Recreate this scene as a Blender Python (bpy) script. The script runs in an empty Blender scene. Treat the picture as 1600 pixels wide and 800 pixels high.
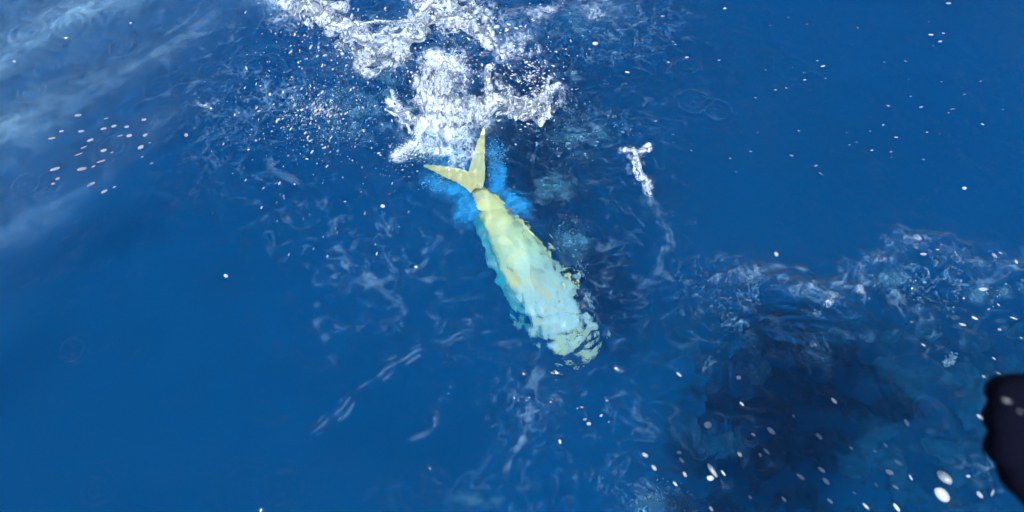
import bpy, math, random
import numpy as np
from mathutils import Vector, Matrix

random.seed(7)
rng = np.random.default_rng(11)
sc = bpy.context.scene
C = sc.collection
R = math.radians

# ------------------------------------------------------------------ camera
CAM_H, PITCH, TAN_H = 2.5, R(55), 0.6
cam_d = bpy.data.cameras.new('camera')
cam_d.sensor_width = 36
cam_d.lens = 18 / TAN_H
cam_d.clip_start = 0.05
cam_d.clip_end = 6000
cam = bpy.data.objects.new('camera', cam_d)
C.objects.link(cam)
cam.location = (0, 0, CAM_H)
cam.rotation_euler = (R(90) - PITCH, 0, 0)
cam_d.dof.use_dof = True
cam_d.dof.focus_distance = 3.1
cam_d.dof.aperture_fstop = 4.0
sc.camera = cam

# ------------------------------------------------------------------ sky, sun, exposure
SUN_EL, SUN_AZ = R(56), R(-148.4)          # behind the photographer, a little to the left
world = bpy.data.worlds.new('World')
sc.world = world
world.use_nodes = True
wn, wl = world.node_tree.nodes, world.node_tree.links
wn.clear()
sky = wn.new('ShaderNodeTexSky')
sky.sky_type = 'NISHITA'
sky.sun_disc = False
sky.sun_elevation = SUN_EL
sky.sun_rotation = SUN_AZ
sky.dust_density = 1.2
bg = wn.new('ShaderNodeBackground')
bg.inputs['Strength'].default_value = 0.085
wo = wn.new('ShaderNodeOutputWorld')
# unseen clouds, added evenly over the whole sky for glints on the ripples
wtc = wn.new('ShaderNodeTexCoord')
wcn = wn.new('ShaderNodeTexNoise')
wcn.inputs['Scale'].default_value = 6.0
wcn.inputs['Detail'].default_value = 6
wcn.inputs['Roughness'].default_value = 0.55
wcr = wn.new('ShaderNodeMapRange')
wcr.inputs['From Min'].default_value = 0.58
wcr.inputs['From Max'].default_value = 0.68
wmx = wn.new('ShaderNodeMix')
wmx.data_type = 'RGBA'
wmx.inputs[7].default_value = (8.5, 8.9, 9.4, 1)
wl.new(wtc.outputs['Generated'], wcn.inputs['Vector'])
wl.new(wcn.outputs['Fac'], wcr.inputs['Value'])
wl.new(wcr.outputs[0], wmx.inputs[0])
wl.new(sky.outputs[0], wmx.inputs[6])
wl.new(wmx.outputs[2], bg.inputs[0])
wl.new(bg.outputs[0], wo.inputs[0])

sun_d = bpy.data.lights.new('sun', 'SUN')
sun_d.energy = 5.0
sun_d.angle = R(0.6)
sun_d.color = (1.0, 0.98, 0.94)
sun = bpy.data.objects.new('sun', sun_d)
C.objects.link(sun)
sun_dir = Vector((math.sin(SUN_AZ) * math.cos(SUN_EL), math.cos(SUN_AZ) * math.cos(SUN_EL), math.sin(SUN_EL)))
sun.rotation_euler = sun_dir.to_track_quat('Z', 'Y').to_euler()
sun.location = sun_dir * 30

vs = sc.view_settings
vs.view_transform = 'Standard'
vs.look = 'None'
vs.exposure = 0.95
vs.gamma = 1.0
sc.render.engine = 'CYCLES'
cy = sc.cycles
cy.use_denoising = True
cy.use_adaptive_sampling = True
cy.adaptive_threshold = 0.02
cy.max_bounces = 9
cy.transmission_bounces = 6
cy.transparent_max_bounces = 12
cy.glossy_bounces = 3
cy.diffuse_bounces = 2
cy.blur_glossy = 1.2
cy.sample_clamp_indirect = 6.0
cy.caustics_refractive = True
cy.caustics_reflective = False

# ------------------------------------------------------------------ photograph pixel <-> place
FW = np.array((0, math.cos(PITCH), -math.sin(PITCH)))
UP = np.array((0, math.sin(PITCH), math.cos(PITCH)))
RT = np.array((1.0, 0, 0))
CP = np.array((0, 0, CAM_H))

def ray(px, py):
    d = FW + RT * ((px - 800) / 800 * TAN_H) + UP * ((400 - py) / 800 * TAN_H)
    return d / np.linalg.norm(d)

def P(px, py, z=0.0):
    """place at height z that shows at that pixel of the photograph"""
    d = ray(px, py)
    return CP + d * ((z - CAM_H) / d[2])

def PU(px, py, depth):
    """place at that depth under the water, seen through the flat surface"""
    d = ray(px, py)
    p = CP + d * (-CAM_H / d[2])
    h = np.array((d[0], d[1], 0)) / 1.333
    s = np.linalg.norm(h)
    g = np.array((h[0], h[1], -math.sqrt(1 - s * s)))
    return p + g * (depth / -g[2])

def pix(x, y, z=0.0):
    """pixel arrays of world arrays"""
    dx, dy, dz = x, y, z - CAM_H
    f = dy * FW[1] + dz * FW[2]
    u = dy * UP[1] + dz * UP[2]
    f = np.maximum(f, 0.05)
    return 800 + dx / f / TAN_H * 800, 400 - u / f / TAN_H * 800

# ------------------------------------------------------------------ noise
_perm = rng.permutation(256)
_perm = np.concatenate((_perm, _perm, _perm)).astype(np.int32)
_g3 = rng.normal(size=(256, 3))
_g3 /= np.linalg.norm(_g3, axis=1)[:, None]
_g3 = _g3.astype(np.float32)
_an = rng.uniform(0, 2 * math.pi, 256)
_g2x, _g2y = np.cos(_an).astype(np.float32), np.sin(_an).astype(np.float32)

def noise3(x, y, z):
    x, y, z = np.broadcast_arrays(np.asarray(x, np.float32), np.asarray(y, np.float32), np.asarray(z, np.float32))
    xi, yi, zi = np.floor(x), np.floor(y), np.floor(z)
    xf, yf, zf = x - xi, y - yi, z - zi
    xi, yi, zi = xi.astype(np.int32) & 255, yi.astype(np.int32) & 255, zi.astype(np.int32) & 255
    fu = xf * xf * xf * (xf * (xf * 6 - 15) + 10)
    fv = yf * yf * yf * (yf * (yf * 6 - 15) + 10)
    fw = zf * zf * zf * (zf * (zf * 6 - 15) + 10)
    out = 0
    for a in (0, 1):
        pa = _perm[xi + a]
        wa = fu if a else 1 - fu
        for b in (0, 1):
            pb = _perm[pa + yi + b]
            wb = wa * (fv if b else 1 - fv)
            for c in (0, 1):
                g = _g3[_perm[pb + zi + c]]
                d = g[..., 0] * (xf - a) + g[..., 1] * (yf - b) + g[..., 2] * (zf - c)
                out = out + d * wb * (fw if c else 1 - fw)
    return out * 1.4

def noise2(x, y, seed=0.0):
    x = np.asarray(x, np.float32); y = np.asarray(y, np.float32)
    k = int(seed * 37) & 255
    xi, yi = np.floor(x), np.floor(y)
    xf, yf = x - xi, y - yi
    xi, yi = xi.astype(np.int32) & 255, yi.astype(np.int32) & 255
    fu = xf * xf * xf * (xf * (xf * 6 - 15) + 10)
    fv = yf * yf * yf * (yf * (yf * 6 - 15) + 10)
    out = 0
    for a in (0, 1):
        pa = _perm[xi + a] + k
        wa = fu if a else 1 - fu
        for b in (0, 1):
            i = _perm[_perm[pa & 255] + yi + b]
            out = out + (_g2x[i] * (xf - a) + _g2y[i] * (yf - b)) * (wa * (fv if b else 1 - fv))
    return out * 1.4

def fbm2(x, y, seed=0, o=3, gain=0.5):
    s, a, f = 0, 1.0, 1.0
    for i in range(o):
        s = s + a * noise2(x * f + 17.3 * i, y * f - 9.1 * i, seed + i)
        a *= gain
        f *= 2.03
    return s

def fbm3(x, y, z, o=3, gain=0.5):
    s, a, f = 0, 1.0, 1.0
    for i in range(o):
        s = s + a * noise3(x * f + 17.3 * i, y * f - 9.1 * i, z * f + 5.7 * i)
        a *= gain
        f *= 2.03
    return s

def ridge(n, w):
    """1 on the zero line of n, falling to 0 at |n| = w"""
    return np.clip(1 - np.abs(n) / w, 0, 1)

def sstep(a, b, x):
    t = np.clip((x - a) / (b - a), 0, 1)
    return t * t * (3 - 2 * t)

# ------------------------------------------------------------------ objects
def link(o, parent=None):
    C.objects.link(o)
    if parent is not None:
        o.parent = parent
    return o

def tag(o, label=None, cat=None, group=None, kind=None):
    if label: o['label'] = label
    if cat: o['category'] = cat
    if group: o['group'] = group
    if kind: o['kind'] = kind
    return o

def mesh_np(name, verts, faces, mat=None, smooth=True):
    """faces: (n, 3) or (n, 4) integer array"""
    verts = np.asarray(verts, np.float32)
    faces = np.asarray(faces, np.int32)
    me = bpy.data.meshes.new(name)
    n, k = faces.shape
    me.vertices.add(len(verts))
    me.vertices.foreach_set('co', verts.ravel())
    me.loops.add(n * k)
    me.loops.foreach_set('vertex_index', faces.ravel())
    me.polygons.add(n)
    me.polygons.foreach_set('loop_start', np.arange(0, n * k, k, dtype=np.int32))
    me.polygons.foreach_set('use_smooth', np.full(n, smooth))
    me.update(calc_edges=True)
    if mat: me.materials.append(mat)
    return me

def fattr(me, name, vals):
    a = me.attributes.new(name, 'FLOAT', 'POINT')
    a.data.foreach_set('value', np.asarray(vals, np.float32))

# ------------------------------------------------------------------ materials
class NT:
    def __init__(s, name):
        s.m = bpy.data.materials.new(name)
        s.m.use_nodes = True
        s.t = s.m.node_tree
        s.t.nodes.clear()
        s.out = s.t.nodes.new('ShaderNodeOutputMaterial')
    def n(s, typ, **kw):
        nd = s.t.nodes.new(typ)
        for k, v in kw.items():
            if k.startswith('_'): setattr(nd, k[1:], v)
        return nd
    def set(s, nd, **kw):
        for k, v in kw.items():
            nd.inputs[k.replace('_', ' ')].default_value = v
        return nd
    def l(s, a, b): s.t.links.new(a, b)
    def noise(s, scale, detail=3, rough=0.55, dist=0.0, vec=None):
        nd = s.n('ShaderNodeTexNoise')
        s.set(nd, Scale=scale, Detail=detail, Roughness=rough, Distortion=dist)
        if vec is None:
            vec = s.coord('Object')
        s.l(vec, nd.inputs['Vector'])
        return nd.outputs['Fac']
    def coord(s, which):
        if not hasattr(s, '_tc'): s._tc = s.n('ShaderNodeTexCoord')
        return s._tc.outputs[which]
    def ramp(s, fac, stops, interp='LINEAR'):
        nd = s.n('ShaderNodeValToRGB')
        cr = nd.color_ramp
        cr.interpolation = interp
        while len(cr.elements) < len(stops): cr.elements.new(0.5)
        for e, (p, c) in zip(cr.elements, stops):
            e.position = p
            e.color = (*c, 1) if len(c) == 3 else c
        s.l(fac, nd.inputs[0])
        return nd.outputs[0]
    def mrange(s, v, a, b, c=0.0, d=1.0):
        nd = s.n('ShaderNodeMapRange')
        nd.inputs['From Min'].default_value = a
        nd.inputs['From Max'].default_value = b
        nd.inputs['To Min'].default_value = c
        nd.inputs['To Max'].default_value = d
        s.l(v, nd.inputs['Value'])
        return nd.outputs[0]
    def math(s, op, a, b=None):
        nd = s.n('ShaderNodeMath')
        nd.operation = op
        for i, v in enumerate((a, b)):
            if v is None: continue
            if isinstance(v, (int, float)): nd.inputs[i].default_value = v
            else: s.l(v, nd.inputs[i])
        return nd.outputs[0]
    def mixc(s, fac, a, b):
        nd = s.n('ShaderNodeMix')
        nd.data_type = 'RGBA'
        for i, v in ((0, fac), (6, a), (7, b)):
            if isinstance(v, (int, float)): nd.inputs[i].default_value = v
            elif isinstance(v, tuple): nd.inputs[i].default_value = (*v, 1)
            else: s.l(v, nd.inputs[i])
        return nd.outputs[2]
    def mixs(s, fac, a, b):
        nd = s.n('ShaderNodeMixShader')
        if isinstance(fac, (int, float)): nd.inputs[0].default_value = fac
        else: s.l(fac, nd.inputs[0])
        s.l(a, nd.inputs[1]); s.l(b, nd.inputs[2])
        return nd.outputs[0]
    def bump(s, h, strength=0.3, dist=0.01):
        nd = s.n('ShaderNodeBump')
        s.set(nd, Strength=strength, Distance=dist)
        s.l(h, nd.inputs['Height'])
        return nd.outputs[0]
    def attr(s, name):
        nd = s.n('ShaderNodeAttribute')
        nd.attribute_name = name
        return nd
    def surf(s, o): s.l(o, s.out.inputs['Surface'])

def mat_sea():
    t = NT('sea_water')
    ag = t.attr('agitated').outputs['Fac']
    n1 = t.noise(26, 3, 0.55, 0.4)
    n2 = t.noise(90, 2, 0.5, 0.2)
    w1 = t.noise(6.5, 0.6, 0.5, 1.2)
    w2 = t.noise(15, 0.6, 0.5, 1.2)
    r1 = t.mrange(t.math('ABSOLUTE', t.math('SUBTRACT', w1, 0.5)), 0.0, 0.020, 1, 0)
    r2 = t.mrange(t.math('ABSOLUTE', t.math('SUBTRACT', w2, 0.5)), 0.0, 0.026, 1, 0)
    patch = t.mrange(t.noise(7, 3, 0.6, 0.5), 0.42, 0.66)
    hgt = t.math('ADD', n1, t.math('MULTIPLY', n2, 0.25))
    hgt = t.math('ADD', hgt, t.math('MULTIPLY', ag, t.math('ADD', t.math('MULTIPLY', w1, 2.5), t.math('MULTIPLY', w2, 1.6))))
    hgt = t.math('ADD', hgt, t.math('MULTIPLY', t.attr('torn').outputs['Fac'], t.math('MULTIPLY', t.noise(38, 3, 0.6, 0.8), 3.2)))
    b = t.bump(hgt, 0.36, 0.006)
    fr = t.n('ShaderNodeFresnel'); t.set(fr, IOR=1.333)
    gl = t.n('ShaderNodeBsdfGlossy'); t.set(gl, Roughness=0.04)
    rf = t.n('ShaderNodeBsdfRefraction'); t.set(rf, IOR=1.333, Roughness=0.0)
    for nd in (fr, gl, rf): t.l(b, nd.inputs['Normal'])
    water = t.mixs(fr.outputs[0], rf.outputs[0], gl.outputs[0])
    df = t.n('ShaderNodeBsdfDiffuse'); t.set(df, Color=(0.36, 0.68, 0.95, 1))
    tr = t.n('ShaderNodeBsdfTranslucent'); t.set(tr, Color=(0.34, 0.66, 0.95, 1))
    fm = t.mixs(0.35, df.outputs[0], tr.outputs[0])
    film = t.math('MULTIPLY', t.attr('foam_glint').outputs['Fac'], t.mrange(t.noise(30, 2, 0.6, 1.8), 0.40, 0.62, 0.08, 1.0))
    lace = t.math('MULTIPLY', t.math('MULTIPLY', ag, patch), t.math('ADD', t.math('MULTIPLY', r1, 0.17), t.math('MULTIPLY', r2, 0.12)))  # foam lines that double as painted ripple highlights
    wv = t.attr('white').outputs['Fac']
    p1 = t.mrange(t.math('ABSOLUTE', t.math('SUBTRACT', t.noise(13, 4, 0.6, 1.8), 0.5)), 0.0, 0.09, 1, 0)
    p2 = t.mrange(t.math('ABSOLUTE', t.math('SUBTRACT', t.noise(34, 4, 0.6, 1.4), 0.5)), 0.0, 0.10, 1, 0)
    pc = t.mrange(t.noise(9, 5, 0.65, 0.8), 0.40, 0.66)
    pat = t.math('ADD', t.math('MULTIPLY', t.math('MAXIMUM', p1, p2), 0.6), t.math('MULTIPLY', pc, 0.5))
    wa = t.mrange(t.math('SUBTRACT', t.math('ADD', t.math('MULTIPLY', wv, 1.35), pat), 1.05), 0.0, 0.95, 0, 0.93)
    wa = t.math('MULTIPLY', wa, t.mrange(wv, 0.03, 0.2))
    wb = t.bump(t.math('ADD', pat, t.noise(60, 3, .6)), 0.35, 0.012)
    wd = t.n('ShaderNodeBsdfDiffuse'); t.set(wd, Color=(0.52, 0.63, 0.78, 1)); t.l(wb, wd.inputs['Normal'])
    base = t.mixs(t.math('MINIMUM', t.math('ADD', t.math('ADD', film, lace), t.math('MULTIPLY', t.attr('painted_sheen').outputs['Fac'], t.mrange(t.noise(17, 4, 0.6, 0.8), 0.35, 0.65, 0.55, 1.35))), 0.95), water, fm)
    t.surf(t.mixs(wa, base, wd.outputs[0]))
    ab = t.n('ShaderNodeVolumeAbsorption')
    t.set(ab, Color=(0.30, 0.82, 0.97, 1), Density=0.8)
    t.l(ab.outputs[0], t.out.inputs['Volume'])
    return t.m

def mat_deep():
    t = NT('deep_blue_water')
    n = t.noise(0.8, 4, 0.5)
    c = t.ramp(n, [(0.3, (0.0, 0.070, 0.180)), (0.7, (0.0, 0.078, 0.198))])
    d = t.n('ShaderNodeBsdfDiffuse'); t.l(c, d.inputs['Color'])
    t.surf(d.outputs[0])
    return t.m

def mat_fish():
    t = NT('fish_skin')
    s = t.attr('along').outputs['Fac']
    v = t.attr('across').outputs['Fac']
    base = t.ramp(s, [(0.0, (0.84, 0.94, 0.52)), (0.22, (0.74, 0.93, 0.44)), (0.42, (0.50, 0.84, 0.58)),
                      (0.62, (0.44, 0.80, 0.80)), (0.84, (0.46, 0.80, 0.93)), (1.0, (0.62, 0.85, 0.55))])
    n = t.noise(9, 4, 0.6, 0.6)
    yel = t.mixc(t.mrange(n, 0.54, 0.64), base, (0.80, 0.86, 0.40))
    n2 = t.noise(14, 4, 0.6, 1.2)
    blu = t.mixc(t.mrange(n2, 0.56, 0.68, 0, 0.6), yel, (0.50, 0.82, 0.96))
    back = t.mixc(t.mrange(v, 0.86, 0.99), blu, (0.01, 0.36, 0.48))
    vo = t.n('ShaderNodeTexVoronoi'); t.set(vo, Scale=34.0); t.l(t.coord('Object'), vo.inputs['Vector'])
    spot = t.math('MULTIPLY', t.mrange(vo.outputs['Distance'], 0.16, 0.24, 1, 0), t.mrange(t.noise(11, 2), 0.5, 0.56))
    col = t.mixc(t.math('MULTIPLY', spot, 0.25), back, (0.05, 0.32, 0.55))
    p = t.n('ShaderNodeBsdfPrincipled')
    t.l(col, p.inputs['Base Color'])
    t.set(p, Roughness=0.35)
    vo2 = t.n('ShaderNodeTexVoronoi'); t.set(vo2, Scale=140.0); t.l(t.coord('Object'), vo2.inputs['Vector'])
    t.l(t.bump(vo2.outputs['Distance'], 0.25, 0.002), p.inputs['Normal'])
    t.surf(p.outputs[0])
    return t.m

def mat_simple(name, col, rough=0.5, var=0.15, scale=20, bump=0.2):
    t = NT(name)
    n = t.noise(scale, 4)
    c = t.mixc(n, tuple(min(1, x * (1 - var)) for x in col), tuple(min(1, x * (1 + var)) for x in col))
    p = t.n('ShaderNodeBsdfPrincipled')
    t.l(c, p.inputs['Base Color'])
    t.set(p, Roughness=rough)
    if rough > .7: p.inputs['Specular IOR Level'].default_value = .03
    t.l(t.bump(n, bump, 0.004), p.inputs['Normal'])
    t.surf(p.outputs[0])
    return t.m

M_SEA, M_DEEP, M_FISH = mat_sea(), mat_deep(), mat_fish()
M_FIN_Y = mat_simple('yellow_fin', (0.74, 0.86, 0.40), 0.45, 0.15, 30)
def mat_tail():
    t = NT('tail_skin')
    mp = t.n('ShaderNodeMapping'); mp.inputs['Scale'].default_value = (90, 18, 18); mp.inputs['Rotation'].default_value = (0, 0, .3)
    t.l(t.coord('Object'), mp.inputs['Vector'])
    rays = t.noise(1.0, 2, .5, .3, mp.outputs[0])
    c = t.mixc(t.mrange(rays, .35, .65), (0.68, 0.84, 0.36), (0.88, 0.96, 0.62))
    c = t.mixc(t.mrange(t.noise(12, 3), .5, .7, 0, .6), c, (0.62, 0.86, 0.62))
    p = t.n('ShaderNodeBsdfPrincipled'); t.l(c, p.inputs['Base Color']); t.set(p, Roughness=.3)
    t.l(t.bump(rays, .5, .003), p.inputs['Normal'])
    t.surf(p.outputs[0])
    return t.m
M_TAIL = mat_tail()
M_FIN_B = mat_simple('blue_fin', (0.01, 0.34, 0.50), 0.4, 0.3, 30)

# ------------------------------------------------------------------ the sea surface
def axis(lo, hi, step, far, grow=1.25):
    core = np.arange(lo, hi + step / 2, step)
    left, right, d = [], [], step
    a, b = core[0], core[-1]
    while a > -far:
        d *= grow
        a -= d; b += d
        left.append(a); right.append(b)
    return np.concatenate((np.array(left[::-1]), core, np.array(right)))

GX = axis(-2.75, 2.75, 0.0052, 2500)
GY = axis(0.55, 3.65, 0.0052, 2500)

def seg_dist(qx, qy, pts, wid=None):
    """distance to a polyline in whatever units, plus the parameter along it"""
    best = np.full(qx.shape, 1e9, np.float32)
    tt = np.zeros(qx.shape, np.float32)
    n = len(pts) - 1
    for i in range(n):
        ax, ay = pts[i][:2]; bx, by = pts[i + 1][:2]
        dx, dy = bx - ax, by - ay
        t = np.clip(((qx - ax) * dx + (qy - ay) * dy) / (dx * dx + dy * dy), 0, 1)
        d = np.hypot(qx - ax - t * dx, qy - ay - t * dy)
        m = d < best
        best = np.where(m, d, best)
        tt = np.where(m, (i + t) / n, tt)
    return best, tt

def blob(PX, PY, cx, cy, rx, ry, ang=0.0):
    c, s = math.cos(ang), math.sin(ang)
    u = ((PX - cx) * c + (PY - cy) * s) / rx
    v = (-(PX - cx) * s + (PY - cy) * c) / ry
    return np.exp(-(u * u + v * v))

def wpts(pts):
    return [tuple(P(a, b)[:2]) for a, b in pts]

def sea_height(X, Y):
    PX, PY = pix(X, Y)
    wx = X + 0.05 * noise2(X * 3, Y * 3, 1.5)
    wy = Y + 0.05 * noise2(X * 3, Y * 3, 8.5)
    near = sstep(8.0, 4.0, np.hypot(X, Y - 2.0))           # fine waves only near, the far sea stays calm
    h = 0.030 * np.sin(1.9 * X + 1.1 * Y + 0.8 * noise2(X * .5, Y * .5, 3)) * sstep(300, 40, np.hypot(X, Y))
    # slanting swell from the upper left
    ul = sstep(560, 10, PX + 1.0 * PY)
    nb = noise2(X * 1.4, Y * 1.4, 5)
    ph = (0.62 * wx - 0.78 * wy) * 2 * math.pi / 0.46 + 1.8 * nb
    h = h + near * ul * SWELL * (np.sin(ph) + 0.35 * np.sin(2.1 * ph + 1.0 + 2 * nb))
    # gentle long chop everywhere
    h = h + near * 0.0050 * fbm2(wx * 4, wy * 4, 2.0, 3)
    h = h + near * 0.0013 * fbm2(wx * 15, wy * 18, 61, 2)
    h = h + 0.011 * blob(PX, PY, 1225, 575, 180, 150) * noise2(wx * 8, wy * 13, 63)
    # agitated water: ridged wrinkles
    ag = np.zeros_like(X)
    for (cx, cy, rx, ry, a) in AGITATED:
        ag = np.maximum(ag, a * blob(PX, PY, cx, cy, rx, ry))
    pt = noise2(X * 2.2, Y * 2.2, 14)
    ag = ag * near * (0.75 + 0.6 * pt) * (1 - .75 * blob(PX, PY, 725, 265, 55, 45))
    n1 = noise2(wx * 11, wy * 11, 0.5) + 0.45 * noise2(wx * 23, wy * 23, 4.5)
    n2 = noise2(wx * 26, wy * 26, 9.5) + 0.4 * noise2(wx * 50, wy * 50, 6.5)
    r1, r2 = ridge(n1, 0.5) ** 1.5, ridge(n2, 0.6) ** 1.5
    h = h + ag * (0.013 * r1 + 0.0050 * r2 + 0.006 * n2 * ag)
    n3 = noise2(wx * 17 + 3, wy * 17, 31)
    foam_glint = np.clip(ag, 0, 1.2) * (0.34 * ridge(n1, 0.10) * sstep(-.1, .45, n3) + 0.30 * ridge(n2, 0.12) * sstep(.1, .5, pt + n3))  # ridge foam that also paints in the pale sky reflection
    st = fbm2((0.62 * wx - 0.78 * wy) * 9, (0.78 * wx + 0.62 * wy) * 2.0, 41, 3)
    painted_sheen = near * ul * (.07 + .08 * sstep(-1, 1, np.sin(ph + .5)) + .15 * sstep(.45, 1.1, np.sin(ph + 1.0 * st) * .75 + .6 * st))  # pale sky glare on the upper-left swell, painted in as film colour
    # water heaped over the swimming fish, torn over its head
    fsh, ft = seg_dist(PX, PY, [(742, 300), (820, 420), (900, 550)])
    hd = blob(PX, PY, 885, 505, 85, 95)
    tear = noise2(wx * 30, wy * 30, 7.3)
    h = h + 0.012 * np.exp(-(fsh / 60) ** 2) + hd * (0.011 * noise2(wx * 17, wy * 17, 3.3) + 0.0085 * tear)
    h = h + np.exp(-(fsh / 75) ** 2) * (0.0030 * noise2(wx * 24, wy * 24, 1.3) + .0016 * tear)
    # long wrinkle lines
    line = np.zeros_like(X)
    jx = X + 0.02 * noise2(X * 9, Y * 9, 12.5)
    jy = Y + 0.02 * noise2(X * 9, Y * 9, 15.5)
    for pts, w, a in WRINKLES:
        wp = wpts(pts)
        xs, ys = [q[0] for q in wp], [q[1] for q in wp]
        i0, i1 = np.searchsorted(GX, (min(xs) - .15, max(xs) + .15))
        j0, j1 = np.searchsorted(GY, (min(ys) - .15, max(ys) + .15))
        sl = np.s_[i0:i1, j0:j1]
        d, t = seg_dist(jx[sl], jy[sl], wp)
        fade = sstep(0, .15, t) * sstep(1, .85, t)
        e = fade * np.exp(-(d / w) ** 2)
        h[sl] += a * e * (0.6 + 0.4 * np.cos(d / w * 3.2)) + .35 * a * e * n2[sl]
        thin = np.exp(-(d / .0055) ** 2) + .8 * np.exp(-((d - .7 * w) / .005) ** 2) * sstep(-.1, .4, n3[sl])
        line[sl] = np.maximum(line[sl], 19 * a * fade * thin * sstep(-.45, .3, n3[sl] + .5 * n1[sl]))  # faint film streaks, painting sky reflection along the wrinkles
    # the crest of the small wave at the lower right
    d, t = seg_dist(X + 0.03 * noise2(X * 6, Y * 6, 22.5), Y + 0.03 * noise2(X * 6, Y * 6, 25.5), wpts(CREST))
    h = h + 0.022 * np.exp(-(d / 0.10) ** 2) * (.7 + .6 * n3) + 0.007 * np.exp(-(d / 0.025) ** 2) * (.5 + n2)
    foam_glint = np.maximum(foam_glint, np.exp(-(d / .035) ** 2) * (.05 + .30 * ridge(n2, .25) * sstep(-.2, .3, n3)) * sstep(0, .1, t))
    # rings where drops fell in
    for (cx, cy, r, a) in RINGS:
        c = P(cx, cy); r = r * 0.0023
        i0, i1 = np.searchsorted(GX, (c[0] - r * 2.2, c[0] + r * 2.2))
        j0, j1 = np.searchsorted(GY, (c[1] - r * 2.2, c[1] + r * 2.2))
        sl = np.s_[i0:i1, j0:j1]
        q = np.hypot(X[sl] - c[0], Y[sl] - c[1]) + .006 * noise2(X[sl] * 9, Y[sl] * 9, cx)
        lam = max(0.018, r * 0.60)
        h[sl] += RING_AMP * a * (np.cos((q - r) * 2 * math.pi / lam) * np.exp(-((q - r) / (lam * .55)) ** 2)
                      + 0.7 * np.cos(q * 2 * math.pi / lam) * np.exp(-(q / (r * .4)) ** 2))
    # white water heaped along the splash
    white = np.zeros_like(X)
    qx = PX + 26 * noise2(X * 7, Y * 7, 51) + 12 * noise2(X * 17, Y * 17, 52)
    qy = PY + 20 * noise2(X * 7, Y * 7, 53) + 9 * noise2(X * 17, Y * 17, 54)
    for pts, w, a, hh in WHITE:
        d, t = seg_dist(qx, qy, pts)
        e = np.exp(-(d / w) ** 2)
        white = np.maximum(white, a * e)
        h = h + hh * e * (.45 + .8 * r1 + .3 * n2)
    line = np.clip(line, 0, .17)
    # foam film: (pixel x, y, radius x, y, amount)
    for (cx, cy, rx, ry, a) in FOAM:
        foam_glint = np.maximum(foam_glint, a * blob(PX, PY, cx, cy, rx, ry) * (0.7 + .5 * n3))
    torn_ = np.exp(-(fsh / 75) ** 2) * (.35 + .65 * sstep(.35, .8, ft))
    return torn_, h, np.clip(foam_glint, 0, 1) * near, np.clip(ag, 0, 1.3), np.maximum(painted_sheen, line), np.clip(white, 0, 1) * near

SWELL, RING_AMP = 0.012, 1.8
AGITATED = ((825, 420, 50, 110, .8), (700, 120, 330, 150, 1.0), (480, 160, 220, 140, .75), (900, 260, 150, 130, 1.0),
            (580, 380, 170, 110, .55), (890, 470, 110, 150, .9), (700, 500, 200, 60, .5),
            (1180, 440, 110, 36, .9), (1420, 440, 190, 60, 1.0), (1240, 520, 150, 90, 1.2),
            (1140, 640, 100, 100, 1.1), (1330, 660, 250, 110, .35), (1000, 640, 70, 60, .6),
            (1050, 770, 110, 60, .8), (820, 640, 60, 110, .5), (1540, 760, 80, 70, .6),
            (960, 60, 130, 110, .7), (330, 90, 150, 110, .55), (1500, 560, 120, 60, .5), (760, 770, 140, 40, .5))
FOAM = ((690, 222, 40, 16, .8), (655, 246, 26, 10, .7), (750, 190, 30, 20, .4), (600, 90, 80, 30, .25),
        (445, 12, 30, 22, .5), (700, 40, 70, 30, .3), (800, 50, 40, 25, .25), (940, 10, 40, 18, .22), (1170, 436, 22, 10, .3), (1260, 458, 40, 8, .25))
WHITE = [([(405, -20), (470, 8), (530, 48), (580, 74), (625, 78), (652, 58), (662, 15), (655, -30)], 24, .80, .030),
         ([(575, 90), (600, 108), (640, 95)], 20, .75, .02), ([(420, 0), (450, 25), (480, 40)], 26, .45, .01),
         ([(640, -20), (690, 8), (735, 24), (762, 62), (790, 80)], 24, .76, .025), ([(650, 36), (700, 42), (745, 50)], 13, .8, .02),
         ([(800, 40), (860, 15), (940, 0)], 22, .35, .008), ([(760, 60), (800, 55), (830, 70)], 18, .4, .008),
         ([(695, 126), (692, 150), (694, 185), (702, 212)], 40, .92, .030), ([(715, 150), (738, 170), (752, 192)], 24, .72, .02), ([(662, 132), (655, 150)], 14, .6, .015), ([(660, 150), (668, 185), (672, 222)], 18, .8, .02),
         ([(752, 172), (790, 166), (840, 172), (858, 150)], 20, .8, .020), ([(765, 110), (775, 145)], 12, .5, .01),
         ([(606, 172), (630, 192), (660, 196)], 9, .6, .008), ([(636, 244), (680, 240), (712, 244)], 15, .66, .003), ([(700, 222), (722, 250)], 24, .62, .003),
         ([(970, 234), (990, 240), (1000, 262), (1008, 288), (1014, 305)], 9, .58, .012), ([(990, 240), (1016, 232)], 8, .8, .012), ([(1014, 300), (1035, 350), (1045, 380)], 6, .14, .003),
         ([(325, 152), (345, 160)], 8, .5, .003), ([(1180, 432), (1200, 440)], 7, .4, .004), ([(1290, 462), (1340, 452)], 6, .35, .004), ([(1370, 395), (1430, 376), (1490, 396)], 10, .30, .004)]

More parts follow.
